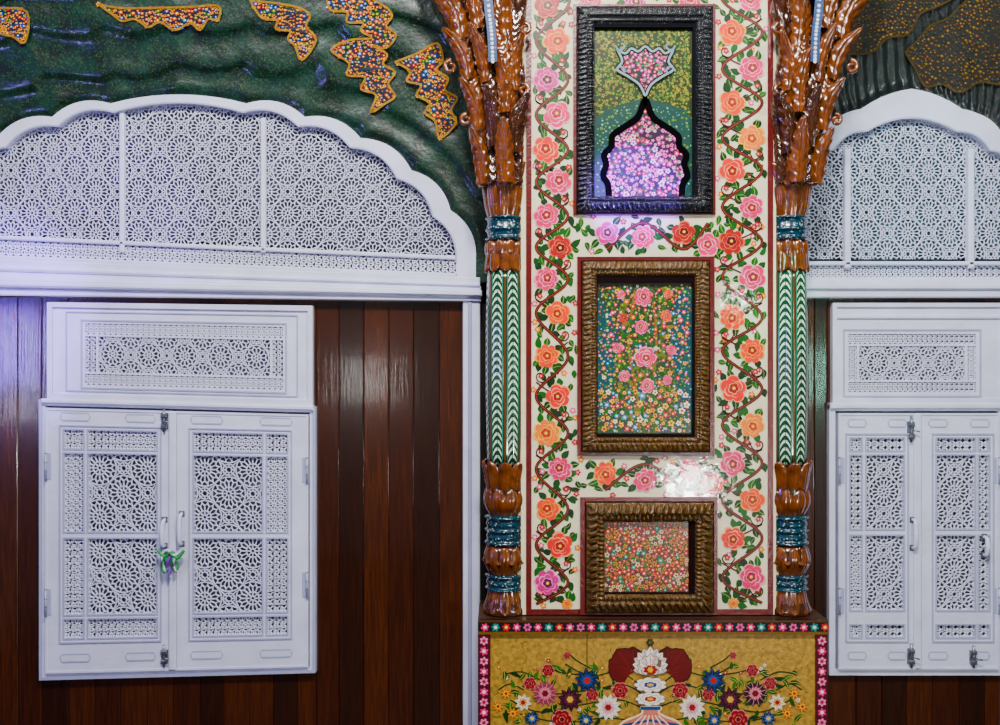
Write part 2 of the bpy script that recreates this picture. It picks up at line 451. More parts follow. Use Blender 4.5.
half=[(957,131),(990,150),(1020,172),(1040,200),(1052,258)]
e4,innR,outR=arch_window('window_2','small multifoil arched fanlight with white rosette lattice',912,half,(912,300),lambda u,x:15+14*max(0,1-abs(x-912)/60)+14*u,(285,285),M0,42,(912,190),0,'white scalloped arch frame with pointed crown',.68)
b=MB(M0); b.bbox(775,261,1055,265,0,.035,WHITE,1); b.bbox(775,277,1055,281,0,.045,WHITE,1); b.build('rail',e4)
b=MB(M0); hatch(b,775,265,1055,277,6,1.1,0,.012,LATT); b.build('lattice_band',e4,label='narrow white criss-cross lattice strip')
for x in (849,973):
    b=MB(M0); b.bbox(x-3,148,x+3,268,0.0,0.035,WHITE,1.2); b.build('mullion',e4)
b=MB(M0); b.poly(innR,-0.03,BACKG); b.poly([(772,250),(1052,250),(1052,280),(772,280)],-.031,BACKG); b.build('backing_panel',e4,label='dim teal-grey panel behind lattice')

# ---------------------------------------------------------------- shuttered windows
def oct_plate(mb,x,y,w,h,d):
    c=h/2
    pts=[(x-w,y-0.0),(x-w+c,y-h),(x+w-c,y-h),(x+w,y),(x+w-c,y+h),(x-w+c,y+h)]
    mb.ribbon(pts,1.3,d+.002,WHITE2,True); mb.prism(pts,d-.001,d+.0012,WHITE)
def handle(parent,m,x,y,l,d):
    b=MB(m)
    pts=crom([(x,y-l/2,d),(x+.5,y-l/2+1,d+.025),(x,y-l/2+6,d+.035),(x,y,d+.038),(x,y+l/2-6,d+.035),(x,y+l/2-1,d+.025),(x,y+l/2,d)],5)
    tube(b,pts,lambda t:.008+.003*sin(pi*t),WHITE,10)
    for yy in (y-l/2,y+l/2): b.bbox(x-3,yy-3,x+3,yy+3,d-.001,d+.006,STEEL,1)
    b.build('handle',parent,label='slim pale metal pull handle')
def bolt(parent,m,x,y,l,d):
    b=MB(m); b.bbox(x-3.5,y-l/2,x+3.5,y+l/2,d-.001,d+.004,STEEL,.8)
    tube(b,[(x,y-l/2-5,d+.009),(x,y,d+.009),(x,y+l/2+3,d+.009)],.006,STEEL,8)
    for yy in (y-l/3,y+l/3): b.bbox(x-3.2,yy-2,x+3.2,yy+2,d,d+.018,STEEL,1)
    tube(b,[(x,y,d+.01),(x+2,y,d+.03),(x+6,y+1,d+.034)],.004,STEEL,6)
    b.build('bolt',parent,label='grey steel tower bolt')
def hinge(parent,m,x,y,d,side):
    b=MB(m); tube(b,[(x,y-13,d+.006),(x,y+13,d+.006)],.006,WHITE2,8)
    for k in (-13,-4,4,13): tube(b,[(x,y+k-.4,d+.006),(x,y+k+.4,d+.006)],.0075,STEEL,8)
    b.bbox(x-5*side if side>0 else x,y-13,x if side>0 else x+5,y+13,d-.001,d+.003,WHITE2,.5)
    b.build('hinge',parent,label='small painted butt hinge')
def shutter(win,m,x0,x1,y0,y1,cols,rows,sz,hingeside,handle_at,bolts,label):
    hs=[(a,r0,c,r1) for a,c,_ in cols for r0,r1,_ in rows]
    b=MB(m); b.holes(x0,y0,x1,y1,hs,0.032,0.062,WHITE)
    for h in hs: b.ring(h[0]-1.4,h[1]-1.4,h[2]+1.4,h[3]+1.4,1.4,0.062,0.066,WHITE2)
    X0,X1=cols[0][0],cols[-1][1]; Y0,Y1=rows[0][0],rows[-1][1]
    b.ring(X0-5,Y0-5,X1+5,Y1+5,1.3,0.062,0.068,WHITE2)
    b.ring(x0,y0,x1,y1,2.0,0.062,0.066,WHITE)
    w=(x1-x0)
    for yy in ((y0+Y0-5)/2,(y1+Y1+5)/2):
        for xx in (x0+w*.24,x1-w*.24): oct_plate(b,xx,yy,w*.12,3.6,.063)
    sh=b.build('shutter',win,label=label)
    b=MB(m)
    for a,c,ck in cols:
        for r0,r1,rk in rows:
            if ck=='m' and rk=='m':
                rosette_lattice(b,[(a,r0),(c,r0),(c,r1),(a,r1)],sz,(a+c)/2,(r0+r1)/2,.85,0.042,0.052,LATT)
            else: hatch(b,a,r0,c,r1,7,1.2,0.042,0.054,LATT)
    b.build('lattice',sh,label='white pierced rosette lattice infill')
    for yy in hingeside[1:]: hinge(sh,m,hingeside[0],yy,.062,1 if hingeside[0]>x0+10 else -1)
    for hx_,hy,hl in handle_at: handle(sh,m,hx_,hy,hl,.062)
    for bx,by,bl in bolts: bolt(sh,m,bx,by,bl,.062)
    return sh
w1=empty('window_3',M0(178,676,0.02),'white double-shuttered window with pierced lattice and transom',kind='structure')
b=MB(ML)
b.holes(40,403,316,676,[(46,409,310,670)],0.015,0.05,WHITE); b.ring(40,403,316,676,3,0.05,0.056,WHITE2)
b.bbox(43,402,314,407,0.02,0.070,WHITE,1.5)
b.build('casing',w1)
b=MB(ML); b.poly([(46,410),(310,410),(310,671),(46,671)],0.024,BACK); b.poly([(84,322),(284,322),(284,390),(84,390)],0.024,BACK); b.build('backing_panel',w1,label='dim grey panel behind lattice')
b=MB(ML)
hs=[(85,325,283,336),(85,376,283,387),(85,338,96,374),(272,338,283,374),(98,338,270,374)]
b.holes(48,304,313,402,hs,0.02,0.045,WHITE); b.ring(48,304,313,402,5,.045,.056,WHITE); b.ring(66,313,298,394,1.2,.045,.05,WHITE2); b.ring(81,321,287,391,1.6,.045,.05,WHITE2)
tr=b.build('transom',w1,label='white fixed transom board with lattice')
b=MB(ML)
for i,h in enumerate(hs):
    if i<4: hatch(b,*h,5.5,1.1,.028,.04,LATT)
    else: rosette_lattice(b,[(h[0],h[1]),(h[2],h[1]),(h[2],h[3]),(h[0],h[3])],36,184,356,.8,.028,.04,LATT)
b.build('lattice',tr,label='white pierced rosette lattice infill')
rows=[(432,450,'s'),(455,531,'m'),(538,612,'m'),(617,635,'s')]
shutter(w1,ML,47,172,411,669,[(66,85,'s'),(90,158,'m')],rows,48,(48,468,600),[(166,532,26)],[(166,421,16),(166,655,14)],'white lattice shutter with bolts on meeting stile')
shutter(w1,ML,176,309,411,669,[(195,263,'m'),(268,288,'s')],rows,48,(308,468,585),[(183,528,30)],[],'white lattice shutter tied with ribbon')
b=MB(ML); b.bbox(170,411,178,669,.055,.072,WHITE,1.5); b.build('astragal',w1,label='white meeting strip')

w2=empty('window_4',M0(914,672,0.02),'narrow white double-shuttered window with pierced lattice',kind='structure')
b=MB(M0)
b.holes(829,405,1006,675,[(835,411,998,669)],0.015,0.05,WHITE); b.bbox(829,403,1006,409,.02,.068,WHITE,1.5)
b.bbox(1006,300,1050,YB,0.0,.06,WHITE,2); b.build('casing',w2)
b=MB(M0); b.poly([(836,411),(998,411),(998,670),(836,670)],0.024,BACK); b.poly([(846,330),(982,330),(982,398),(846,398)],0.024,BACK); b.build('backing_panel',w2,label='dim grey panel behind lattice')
b=MB(M0); hs=[(848,334,976,344),(848,382,976,392),(848,346,857,380),(967,346,976,380),(859,346,965,380)]
b.holes(832,303,1004,403,hs,.02,.045,WHITE); b.ring(832,303,1004,403,4,.045,.056,WHITE); b.ring(843,329,981,397,1.6,.045,.05,WHITE2); b.bbox(834,315,1002,319,.045,.055,WHITE,1)
tr=b.build('transom',w2,label='white fixed transom board with lattice')
b=MB(M0)
for i,h in enumerate(hs):
    if i<4: hatch(b,*h,5,1.0,.028,.04,LATT)
    else: rosette_lattice(b,[(h[0],h[1]),(h[2],h[1]),(h[2],h[3]),(h[0],h[3])],34,912,363,.8,.028,.04,LATT)
b.build('lattice',tr,label='white pierced rosette lattice infill')
rows=[(438,450,'s'),(455,528,'m'),(535,609,'m'),(624,636,'s')]
shutter(w2,M0,837,914,413,668,[(849,860,'s'),(865,902,'m')],rows,44,(838,470,600),[(911,533,28)],[(909,430,18),(909,655,16)],'narrow white lattice shutter with steel bolts')
shutter(w2,M0,917,997,413,668,[(935,973,'m'),(977,987,'s')],rows,44,(997,470,600),[(982,545,18)],[(971,656,14)],'narrow white lattice shutter')
b=MB(M0); b.bbox(912,413,920,668,.055,.07,WHITE,1.5); b.build('astragal',w2,label='white meeting strip')

b=MB(ML)
random.seed(3)
GR=pm('#1f9a5c',.7,.2); LI=pm('#d8c8e6',.7,.2); PU=pm('#7a4aa8',.7,.2)
for i in range(8):
    a=random.uniform(-.7,.7); col=[GR,LI,GR,PU][i%4]; l=random.uniform(12,22)
    sx=random.uniform(166,184)
    pts=crom([(sx,550,.10),(sx+sin(a)*4,550+l*.35,.118),(sx+sin(a)*7,550+l*.7,.104),(sx+sin(a)*5+2,550+l,.11)],5)
    tube(b,pts,lambda t:.008*(1-.2*t),col,8,flute=lambda t,th:.55+.6*abs(cos(th)))
tube(b,crom([(163,548,.105),(170,554,.115),(176,549,.12),(182,555,.115),(188,548,.105)],6),.009,GR,8)
tube(b,crom([(166,552,.108),(173,547,.12),(180,552,.12),(186,547,.105)],6),.007,LI,8)
b.build('ribbon',label='knotted green and lilac votive cloth ribbon on shutter handles',cat='ribbon')

# ---------------------------------------------------------------- vaults
def make_vault(outer,C,sgn,xlim,mat,name,label,seed,wing=False):
    angs=[]
    for x,y in outer:
        angs.append((math.atan2(x-C[0],-(y-C[1])),math.hypot(x-C[0],y-C[1])))
    angs.sort()
    def rad(a):
        if a<=angs[0][0]: return angs[0][1]
        for (a0,r0),(a1,r1) in zip(angs,angs[1:]):
            if a0<=a<=a1: return r0+(r1-r0)*(a-a0)/max(1e-6,a1-a0)
        return angs[-1][1]
    def dep(x,y):
        a=math.atan2(x-C[0],-(y-C[1])); dist=max(0,math.hypot(x-C[0],y-C[1])-rad(a))
        return .03+.0012*dist*max(0,cos(a))
    def pos(x,y,d):
        f=(D-d)/D
        return ((x-500)/S*f,-d,ZC+(362.5-y)/S*f)
    NT=300; NS=110; vs=[]
    a0,a1=angs[0][0]+.002,angs[-1][0]-.002
    for i in range(NT+1):
        a=a0+(a1-a0)*i/NT; r0=rad(a)-2
        for j in range(NS+1):
            dist=260*(j/NS); r=r0+dist
            x=C[0]+r*sin(a); y=C[1]-r*cos(a)
            d=dep(x,y)
            nz=noise.noise(Vector((a*2.2+seed,dist*.014,seed)))
            if wing: 
                t=(a*26+nz*1.5+dist*.012)%1.0; fold=.018*t**.7*(1-max(0,t-.85)/.15)
            else:
                q=dist/40+.5*nz+.26*abs(sin(a*13))
                t=q%1.0
                env=t/.25 if t<.25 else (1-t)/.75
                env=env*env*(3-2*env)
                fold=.015*env+.003*noise.noise(Vector((x*.05,y*.05,seed)))
            fold*=min(1,dist/10)
            if sgn>0: x=min(x,xlim)
            else: x=max(x,xlim)
            vs.append(pos(x,y,d+fold))
    fs=[[i*(NS+1)+j,i*(NS+1)+j+1,(i+1)*(NS+1)+j+1,(i+1)*(NS+1)+j] for i in range(NT) for j in range(NS)]
    b=MB(None); b.raw(vs,fs,mat,True)
    ob=b.build(name,label=label,kind='structure')
    return ob,dep,pos
vl,depL,posL=make_vault(outL,(178,330),1,506,VAULT,'ceiling','green foliage-painted moulded vault surface around arch',2.3)
vr,depR,posR=make_vault(outR,(912,330),-1,792,VAULTR,'ceiling.001','dark green ribbed vault surface around small arch',5.1,True)
GOLD=pm('#b08a3c',.35,.4,40,.2,60,.3,.2); NAVY=pm('#1a2236',.4,.4,40)
def pendant(pts,dep,pos,parent,cols,bg,outc,label,n=900,rr=(1.3,2.8),lift=.0165,ow=2.2):
    pts=crom(pts+[pts[0]],4)[:-1]
    b=MB(lambda x,y,d:pos(x,y,d))
    b.prism(pts,lambda x,y:dep(x,y),lambda x,y:dep(x,y)+lift,bg)
    b.ribbon(pts,ow,lambda x,y:dep(x,y)+lift+.0040,outc,True)
    xs=[p[0] for p in pts]; ys=[p[1] for p in pts]
    done=[]
    for k in range(n):
        x=random.uniform(min(xs),max(xs)); y=random.uniform(min(ys),max(ys)); r=random.uniform(*rr)
        if not inside(x,y,pts) or any(math.hypot(x-q[0],y-q[1])<(r+q[2])*.70 for q in done): continue
        done.append((x,y,r)); c=random.choice(cols); e=dd()
        sc=lambda R,dd_,mm,nn:b.poly([(x+R*(.66+.34*abs(sin(nn*t/2)))*cos(t),y+R*(.66+.34*abs(sin(nn*t/2)))*sin(t)) for t in [2*pi*i/20 for i in range(20)]],dep(x,y)+lift+.0006+e*.8+dd_,mm)
        sc(r,0,PF(c[0]),5); sc(r*.45,.0004,PF(c[1]),5)
    b.build('pendant',parent,label=label)
PC=[('#c8601a','#f0c840'),('#a82818','#e8a040'),('#345f9a','#c0c8d0'),('#d89a20','#901c10'),('#d8a830','#a03810'),('#446a30','#c0b048'),('#b04828','#e0c080'),('#2a5090','#e0c050'),('#c08a28','#60240e')]
for pts in ([(-30,8),(0,8),(27,12),(25,42),(12,36),(2,34),(-20,22)],
            [(98,4),(120,8),(150,8),(190,7),(218,6),(218,20),(208,19),(200,30),(190,23),(175,30),(160,22),(148,27),(135,19),(122,21),(112,14)],
            [(250,1),(275,3),(300,8),(310,16),(306,26),(316,40),(302,60),(295,46),(288,39),(290,31),(276,29),(277,20),(262,18)],
            [(326,-4),(355,-8),(384,6),(392,16),(386,26),(396,35),(386,48),(372,45),(387,54),(383,64),(395,72),(388,84),(395,96),(386,103),(371,112),(376,95),(361,89),(365,77),(347,75),(349,63),(331,50),(350,40),(372,38),(361,31),(363,23),(347,22),(347,12),(331,10)],
            [(395,62),(418,53),(437,43),(443,60),(436,70),(448,78),(445,90),(457,98),(451,110),(456,123),(440,138),(435,121),(425,113),(430,103),(417,95),(421,85),(407,81),(410,71)]):
    pendant(pts,depL,posL,vl,PC,NAVY,GOLD,'gold-edged floral painted relief ornament',2800,(1.3,2.9))
PC2=[('#5a4a30','#86703f'),('#443422','#6e5834'),('#343c34','#56543a'),('#583a2e','#80643f'),('#4a3a26','#8c724a'),('#282e30','#464c40')]
for pts in ([(905,52),(918,40),(930,26),(948,18),(965,2),(1000,-22),(1060,-30),(1070,40),(1030,72),(1012,74),(1000,84),(980,82),(960,92),(942,84),(925,86),(915,68)],
            [(828,50),(845,24),(870,-2),(900,-32),(930,-45),(990,-50),(960,-8),(938,6),(920,14),(908,34),(888,38),(872,52),(850,54)],):
    pendant(pts,depR,posR,vr,PC2,pm('#1e1710',.5,.5,40),pm('#4a3c22',.35,.3,40),'dull gold floral painted relief ornament',4600,(1.3,2.7),.019)

# ================================================================= PILLAR
ZP=MB_(0,619,0)[2]
PBY=362.5+(ZC-ZP-.004)/((D-.3)/D)*S
pil=empty('pillar',(MP(647,614,0)[0],-.15,ZP),'square hall pillar painted cream with rose vines','pillar')
b=MB(MP); b.box(508,-160,790,PBY,-0.06,0.285,pm('#cfc29c',.4,.1)); b.build('body',pil)
b=MB(MP); dF=.30
b.box(521,-160,776,PBY,.285,dF,CREAM)
VINE=P_('#560f10'); LG=[P_('#1a4c20'),P_('#246428'),P_('#0e3a1a')]; 
for x0,x1 in ((526,531.5),(767.5,773)): b.box(x0,-160,x1,PBY,dF,dF+.005,MAROON)
b.box(527.5,609,772,PBY,dF,dF+.004,MAROON)
left=[(545,-32,'p'),(547,6,'r'),(556,41,'o'),(546,80,'m'),(557,115,'l'),(546,150,'s'),(558,182,'p'),(546,216,'p'),(560,247,'r'),(546,279,'p'),(558,313,'o'),(547,356,'o'),(558,396,'s'),(547,433,'y'),(560,469,'p'),(548,509,'o'),(560,545,'s'),(547,582,'m'),(567,604,'y')]
right=[(750,-40,'p'),(750,0,'l'),(732,33,'o'),(751,69,'p'),(732,103,'o'),(752,138,'y'),(732,170,'s'),(751,207,'p'),(731,242,'r'),(752,277,'p'),(732,317,'o'),(752,351,'o'),(733,389,'s'),(752,425,'y'),(732,463,'p'),(752,500,'o'),(733,538,'s'),(752,577,'p'),(733,603,'y')]
hor=[[(607,233,'m'),(643,237,'p'),(683,233,'r'),(708,245,'l')],[(605,473,'o'),(645,480,'p'),(690,470,'l'),(712,484,'s')],[(590,-2,'l'),(635,2,'m'),(690,0,'p')]]
random.seed(11)
ALLF=left+right+[q for h in hor for q in h]
def okp(x,y):
    if not(533<x<766 and -160<y<607): return False
    for a,b_,c,d_ in ((573,5,715,215),(577,257,714,456),(580,497,717,614)):
        if a-1<x<c+1 and b_-1<y<d_+1: return False
    return True
def pleaf(x,y,a,l,w,bend,vein,dz=.0012):
    if not okp(x+cos(a+bend)*l,y+sin(a+bend)*l): return
    leaf(b,x,y,a,l,w,random.choice(LG),dF+dz,bend,vein)
VP=[]
def vine(fl,cx,vertical=True,amp=16):
    pts=[]
    for i,(x,y,k) in enumerate(fl):
        if vertical: pts.append((cx+(amp if x<cx else -amp) ,y))
        else: pts.append((x,cx+(13 if y<cx else -13)))
    c=crom(pts,12); b.ribbon(c,3.1,dF+.0032,VINE); b.ribbon(c,.7,dF+.0034,P_('#9a4a38')); VP.extend(c)
    for i,(x,y,k) in enumerate(fl):
        r=random.uniform(12.2,14.2)
        if not vertical: r=12.2
        if y>600: r=5.5
        flower(b,x,y,r,k,dF+.0036)
        a0=random.random()*pi
        for q in range(8):
            a=a0+q*2*pi/8+random.uniform(-.2,.2)
            lx,ly=x+cos(a)*r*.8,y+sin(a)*r*.8
            pleaf(lx,ly,a,random.uniform(8,13),7,random.uniform(-.6,.6),P_('#8fae6a') if q%2 else None)
        px,py=pts[i]
        b.ribbon(crom([(px,py-14 if vertical else py),( (px+x)/2,(py+y)/2-6),(x,y)],5),1.5,dF+.0030,VINE)
        if vertical and i<len(fl)-1:
            sx=1 if x<cx else -1; ox,oy=x-sx*2,(y+fl[i+1][1])/2
            sp=[(ox-sx*4+cos(t*.9)*(8-t)*sx,oy+sin(t*.9)*(8-t)) for t in range(0,7)]
            b.ribbon(crom(sp,4),1.3,dF+.0030,VINE)
            mini(b,ox-sx*4,oy,3.0,('#b01c30','#e88a90'),dF+.0032)
    for i in range(0,len(c)-2,3):
        x,y=c[i]; dx,dy=c[i+1][0]-x,c[i+1][1]-y; a=math.atan2(dy,dx)
        sg=1 if (i//3)%2 else -1
        pleaf(x,y,a+sg*1.0,random.uniform(8,13),6.5,-.4*sg,P_('#7a9a5a') if i%2 else None)
vine(left,552); vine(right,742,True,20); 
for h,c in zip(hor,(236,477,-2)): vine(h,c,False)
n_=0; tr_=[]
for k in range(12000):
    x=random.uniform(533,766); y=random.uniform(-10,606)
    if not okp(x,y) or any(math.hypot(x-q[0],y-q[1])<17 for q in ALLF) or any(math.hypot(x-q[0],y-q[1])<7.5 for q in tr_) or any(math.hypot(x-q[0],y-q[1])<4 for q in VP): continue
    tr_.append((x,y)); a=random.uniform(0,6.28)
    if n_%4==0: mini(b,x,y,3.4,random.choice([('#b01c30','#e88a90'),('#e05a80','#f8d0d8'),('#e87820','#f8d080')]),dF+.0015)
    else: pleaf(x,y,a,random.uniform(8,11),5.5,random.uniform(-.8,.8),P_('#7a9a5a') if n_%2 else None)
    n_+=1
b.build('painted_panel',pil,label='cream board painted with pink and orange roses on vines')

def carved(b,x0,y0,x1,y1,w,d0,h,mat,pitch=6.0,jag=False):
    def side(A,B,a,c):
        L=math.hypot(B[0]-A[0],B[1]-A[1]); n=int(L/0.6); K=16; vs=[];fs=[]
        for i in range(n+1):
            t=i/n
            for k in range(K+1):
                u=k/K
                ox,oy=A[0]+(B[0]-A[0])*t,A[1]+(B[1]-A[1])*t; ix,iy=a[0]+(c[0]-a[0])*t,a[1]+(c[1]-a[1])*t
                x,y=ox+(ix-ox)*u,oy+(iy-oy)*u
                s=(x-x0 if abs(B[0]-A[0])>abs(B[1]-A[1]) else y-y0)
                if u<.62:
                    v=u/.62; q=abs(((s/pitch+.5*v)%1)-.5)*2
                    edge=max(0,1-(q**2+(1-v)**2*(1.2 if jag else .9)))
                    z=(.1 if jag else .35)+(.9 if jag else .6)*edge**.5*(1-.35*max(0,1-q*5))
                else:
                    v=(u-.62)/.38; q=abs(((s/(pitch*.6))%1)-.5)*2
                    z=.12+.45*max(0,1-q*q-(2*v-1)**2)**.5
                if k in (0,K): z=0
                vs.append(b.m(x,y,d0+h*z))
        for i in range(n):
            for k in range(K): fs.append([i*(K+1)+k,(i+1)*(K+1)+k,(i+1)*(K+1)+k+1,i*(K+1)+k+1])
        b.raw(vs,fs,mat,True)
    O=[(x0,y0),(x1,y0),(x1,y1),(x0,y1)]; I=[(x0+w,y0+w),(x1-w,y0+w),(x1-w,y1-w),(x0+w,y1-w)]
    for i in range(4): side(O[i],O[(i+1)%4],I[i],I[(i+1)%4])
def scatter(b,poly,n,rr,cols,d,gap=.85,leafs=None):
    xs=[p[0] for p in poly]; ys=[p[1] for p in poly]; done=[]
    for k in range(n):
        x=random.uniform(min(xs),max(xs)); y=random.uniform(min(ys),max(ys)); r=random.uniform(*rr)
        if not inside(x,y,poly) or any(abs(x-q[0])<9 and math.hypot(x-q[0],y-q[1])<(r+q[2])*gap for q in done): continue
        if not all(inside(x+r*ux,y+r*uy,poly) for ux,uy in ((1,0),(-1,0),(0,1),(0,-1))): continue
        done.append((x,y,r)); mini(b,x,y,r,random.choice(cols),d)
        if leafs and k%2: 
            a=random.uniform(0,2*pi); x2,y2=x+cos(a)*(r*.8+4),y+sin(a)*(r*.8+4)
            if inside(x2,y2,poly): leaf(b,x+cos(a)*r*.8,y+sin(a)*r*.8,a,4,2,random.choice(leafs),d)
def rect(x0,y0,x1,y1): return [(x0,y0),(x1,y0),(x1,y1),(x0,y1)]
def framed(outer,fr,w,inner,fmat,label,flabel,h=.04,shade_liner='#1c0608',pitch=6.0,jag=False):
    e=empty('framed_painting',MP((outer[0]+outer[2])/2,outer[3],.3),label,'painting','framed painted panels on the pillar')
    b=MB(MP); b.ring(*outer,5,dF,dF+.014,MAROON)
    b.holes(fr[0]-1,fr[1]-1,fr[2]+1,fr[3]+1,[inner],dF,dF+.022,pm(shade_liner,.85,.3,30,0,60,0,0,None,.12,.1))  # dark ring colours in the shade of the recess around the picture
    b.build('shade_liner',e,label='maroon edge with dark ring painted as recess shade')
    b=MB(MP); carved(b,*fr,w,dF+.022,h,fmat,pitch,jag); 
    b.holes(fr[0],fr[1],fr[2],fr[3],[(fr[0]+w,fr[1]+w,fr[2]-w,fr[3]-w)],dF,dF+.023,fmat)
    b.build('frame',e,label=flabel)
    return e
pink=[('#d8447a','#f4c0d0'),('#e87aa0','#a01a48'),('#b8284a','#f0a0a8'),('#e890b0','#c02a60'),('#a83a90','#f0c8e0'),('#c83a8a','#f4b0d0')]
multi=[('#c8303a','#f0b0a0'),('#e8b840','#a05a20'),('#e0e0d8','#e0a030'),('#3a7ab8','#e0e8f0'),('#d8506a','#f8d8d8'),('#e07030','#f8e090'),('#6a9848','#d0d878')]
green=[('#557020','#a8a838'),('#908830','#4a6a18'),('#385a20','#98983a'),('#988428','#4a5a18')]
random.seed(21)
e=framed((573,5,715,215),(577,9,711,213),16,(594,29,692,211),BLKF,'tall painted niche panel with arch motif in black carved frame','black carved wooden frame',.026,'#0c0e16',5)
b=MB(MP); dp=dF+.001
b.poly(rect(594,29,692,211),dp,P_('#2e3c10'))
scatter(b,rect(594,29,692,122),1900,(1.0,2.2),green,dp+.0005,.78,[P_('#98983a'),P_('#4a7a2a')])
b.poly([(594,211),(594,120),(606,110),(622,104),(645,98),(668,104),(684,110),(692,120),(692,211)],dp+.0022,P_('#14483e'))
scatter(b,[(594,211),(594,122),(606,112),(645,100),(684,112),(692,122),(692,211)],900,(.8,1.6),[('#5a8870','#c0d0b0'),('#1c5a58','#6090a0'),('#789848','#206040'),('#2a7a6a','#b8b880')],dp+.0026,.9)
hl=[(609,211),(608,186),(603,176),(606,165),(604,155),(611,147),(612,137),(620,130),(628,125),(637,118),(641,110),(645,100)]
mih=hl+[(1290-x,y) for x,y in hl[-2::-1]]
b.poly(mih,dp+.0046,P_('#3a1a3e')); 
scatter(b,mih,2400,(1.5,3.6),pink+[('#f0c8d8','#c02a60')],dp+.0052,.75,[P_('#2f7a44')])
OUTL=pm('#020308',.9,.1,40,0,60,0,0,None,.12,.05)
b.ribbon(crom(mih,4),6.4,dp+.0078,OUTL); b.ribbon([(605,209.5),(685,209.5)],3,dp+.0078,OUTL)
b.ribbon([(645,106),(645,93)],4,dp+.0078,OUTL)
med=[(617,50),(625,54),(631,49),(638,52),(645,47),(652,52),(659,49),(665,54),(673,50),(668,62),(673,70),(662,77),(652,84),(648,90),(645,96),(642,90),(638,84),(628,77),(617,70),(622,62)]
b.poly(crom(med+[med[0]],4),dp+.0046,P_('#1c2c24')); scatter(b,med,900,(1.4,2.8),pink,dp+.0052,.75,[P_('#3f8a54')])
b.ribbon(crom(med+[med[0]],4),5.0,dp+.0078,PF('#14201f')); b.ribbon(crom(med+[med[0]],4),2.2,dp+.0082,P_('#8e9ea2'))
for sg in (-1,1):
    for cy_,q in ((46,1),(72,-1)):
        sp=[(645+sg*(24+cos(t*.8)*(6-t*.8)),cy_+q*sin(t*.8)*(6-t*.8)) for t in range(7)]
        b.ribbon(crom(sp,4),1.8,dp+.0084,P_('#7e9094'))
b.build('painting',e,label='green and pink floral painting with pointed arch')
e=framed((577,257,714,456),(582,262,708,451),14,(597,283,692,434),GOLDF,'rectangular floral painting in gold-brown carved frame','gold-brown carved leaf frame',.028,'#1c0608',5.0)
b=MB(MP); b.poly(rect(597,283,692,434),dp,pm('#26361e',.4,.6,25,0,30,0,.5))
for pl in ([(597,300),(610,312),(618,340),(614,380),(604,405),(597,420)],[(692,285),(680,292),(672,330),(676,380),(684,408),(692,424)]):
    b.poly(crom(pl,6),dp+.0003,P_('#184e5a'))
scatter(b,rect(597,284,692,433),2400,(.8,1.7),multi+green+[('#4a9aa0','#c0e0e0')],dp+.0006,1.05,[P_('#2f6a3a')])
for k in range(5):
    x=622+k*11; b.ribbon(crom([(644+(x-644)*.4,433),(x+4*sin(k*1.7),395),(x-5*sin(k*2),345),(x+3*cos(k),290)],8),2.0,dp+.0020,P_('#8a6a3a') if k%2 else P_('#4a6a2a'))
    for j in range(13):
        yy=295+j*10.5+random.uniform(-3,3); leaf(b,x,yy,random.choice([-2.4,-.7])+random.uniform(-.3,.3),random.uniform(7,10),4,random.choice([P_('#2a6a34'),P_('#6a7a34'),P_('#1c5030'),P_('#8a7a34')]),dp+.0022,.3)
scatter(b,rect(600,286,690,385),600,(1.2,3.0),multi+[('#d8506a','#f8d8d8')]*2,dp+.0036,1.2)
scatter(b,rect(598,388,691,433),600,(1.6,3.8),[('#f0c838','#c06020'),('#ece8d8','#e0a030'),('#e8a830','#803010'),('#f0e8d0','#c84a30'),('#5a9ac8','#e0e8f0'),('#c8404a','#f0c0a0')],dp+.0036,.95,[P_('#2f6a34')])
for x,y,r,k in ((643,297,9.5,'p'),(645,357,11,'l'),(641,327,7,'p'),(647,386,7.5,'l'),(666,316,6,'s'),(618,348,5.5,'p'),(671,350,5.5,'p'),(624,376,6,'l'),(667,380,5,'p'),(623,318,5,'r'),(668,294,5,'s'),(621,295,4.5,'l')):
    flower(b,x,y,r,k,dp+.0052)
b.build('painting',e,label='upright stems with pink roses among small flowers')
e=framed((580,497,717,614),(586,502,712,611),18,(604,521,689,592),GOLDF,'small floral painting in gold-brown carved frame','gold-brown carved gadrooned frame',.042,'#1c0608',7.0,True)
b=MB(MP); b.poly(rect(604,521,689,592),dp,pm('#5c2214',.4,.6,25,0,30,0,.5))
scatter(b,rect(604,521,689,592),1800,(.8,1.3),[('#d8a040','#982010'),('#4a6a2a','#b0b860')],dp+.0003,1.0)
scatter(b,rect(604,521,689,592),5000,(1.5,3.0),[('#b8202e','#f0b0a0'),('#d04a20','#f8d0a0'),('#c82e3c','#f8c8c0'),('#d8806a','#982010'),('#d8ccb0','#c04020'),('#3f8a86','#c0d8c0'),('#d09028','#982010'),('#c84a68','#f8d8d8')],dp+.0012,.86,[P_('#3f7a44')])
b.build('painting',e,label='dense red and orange flowers')

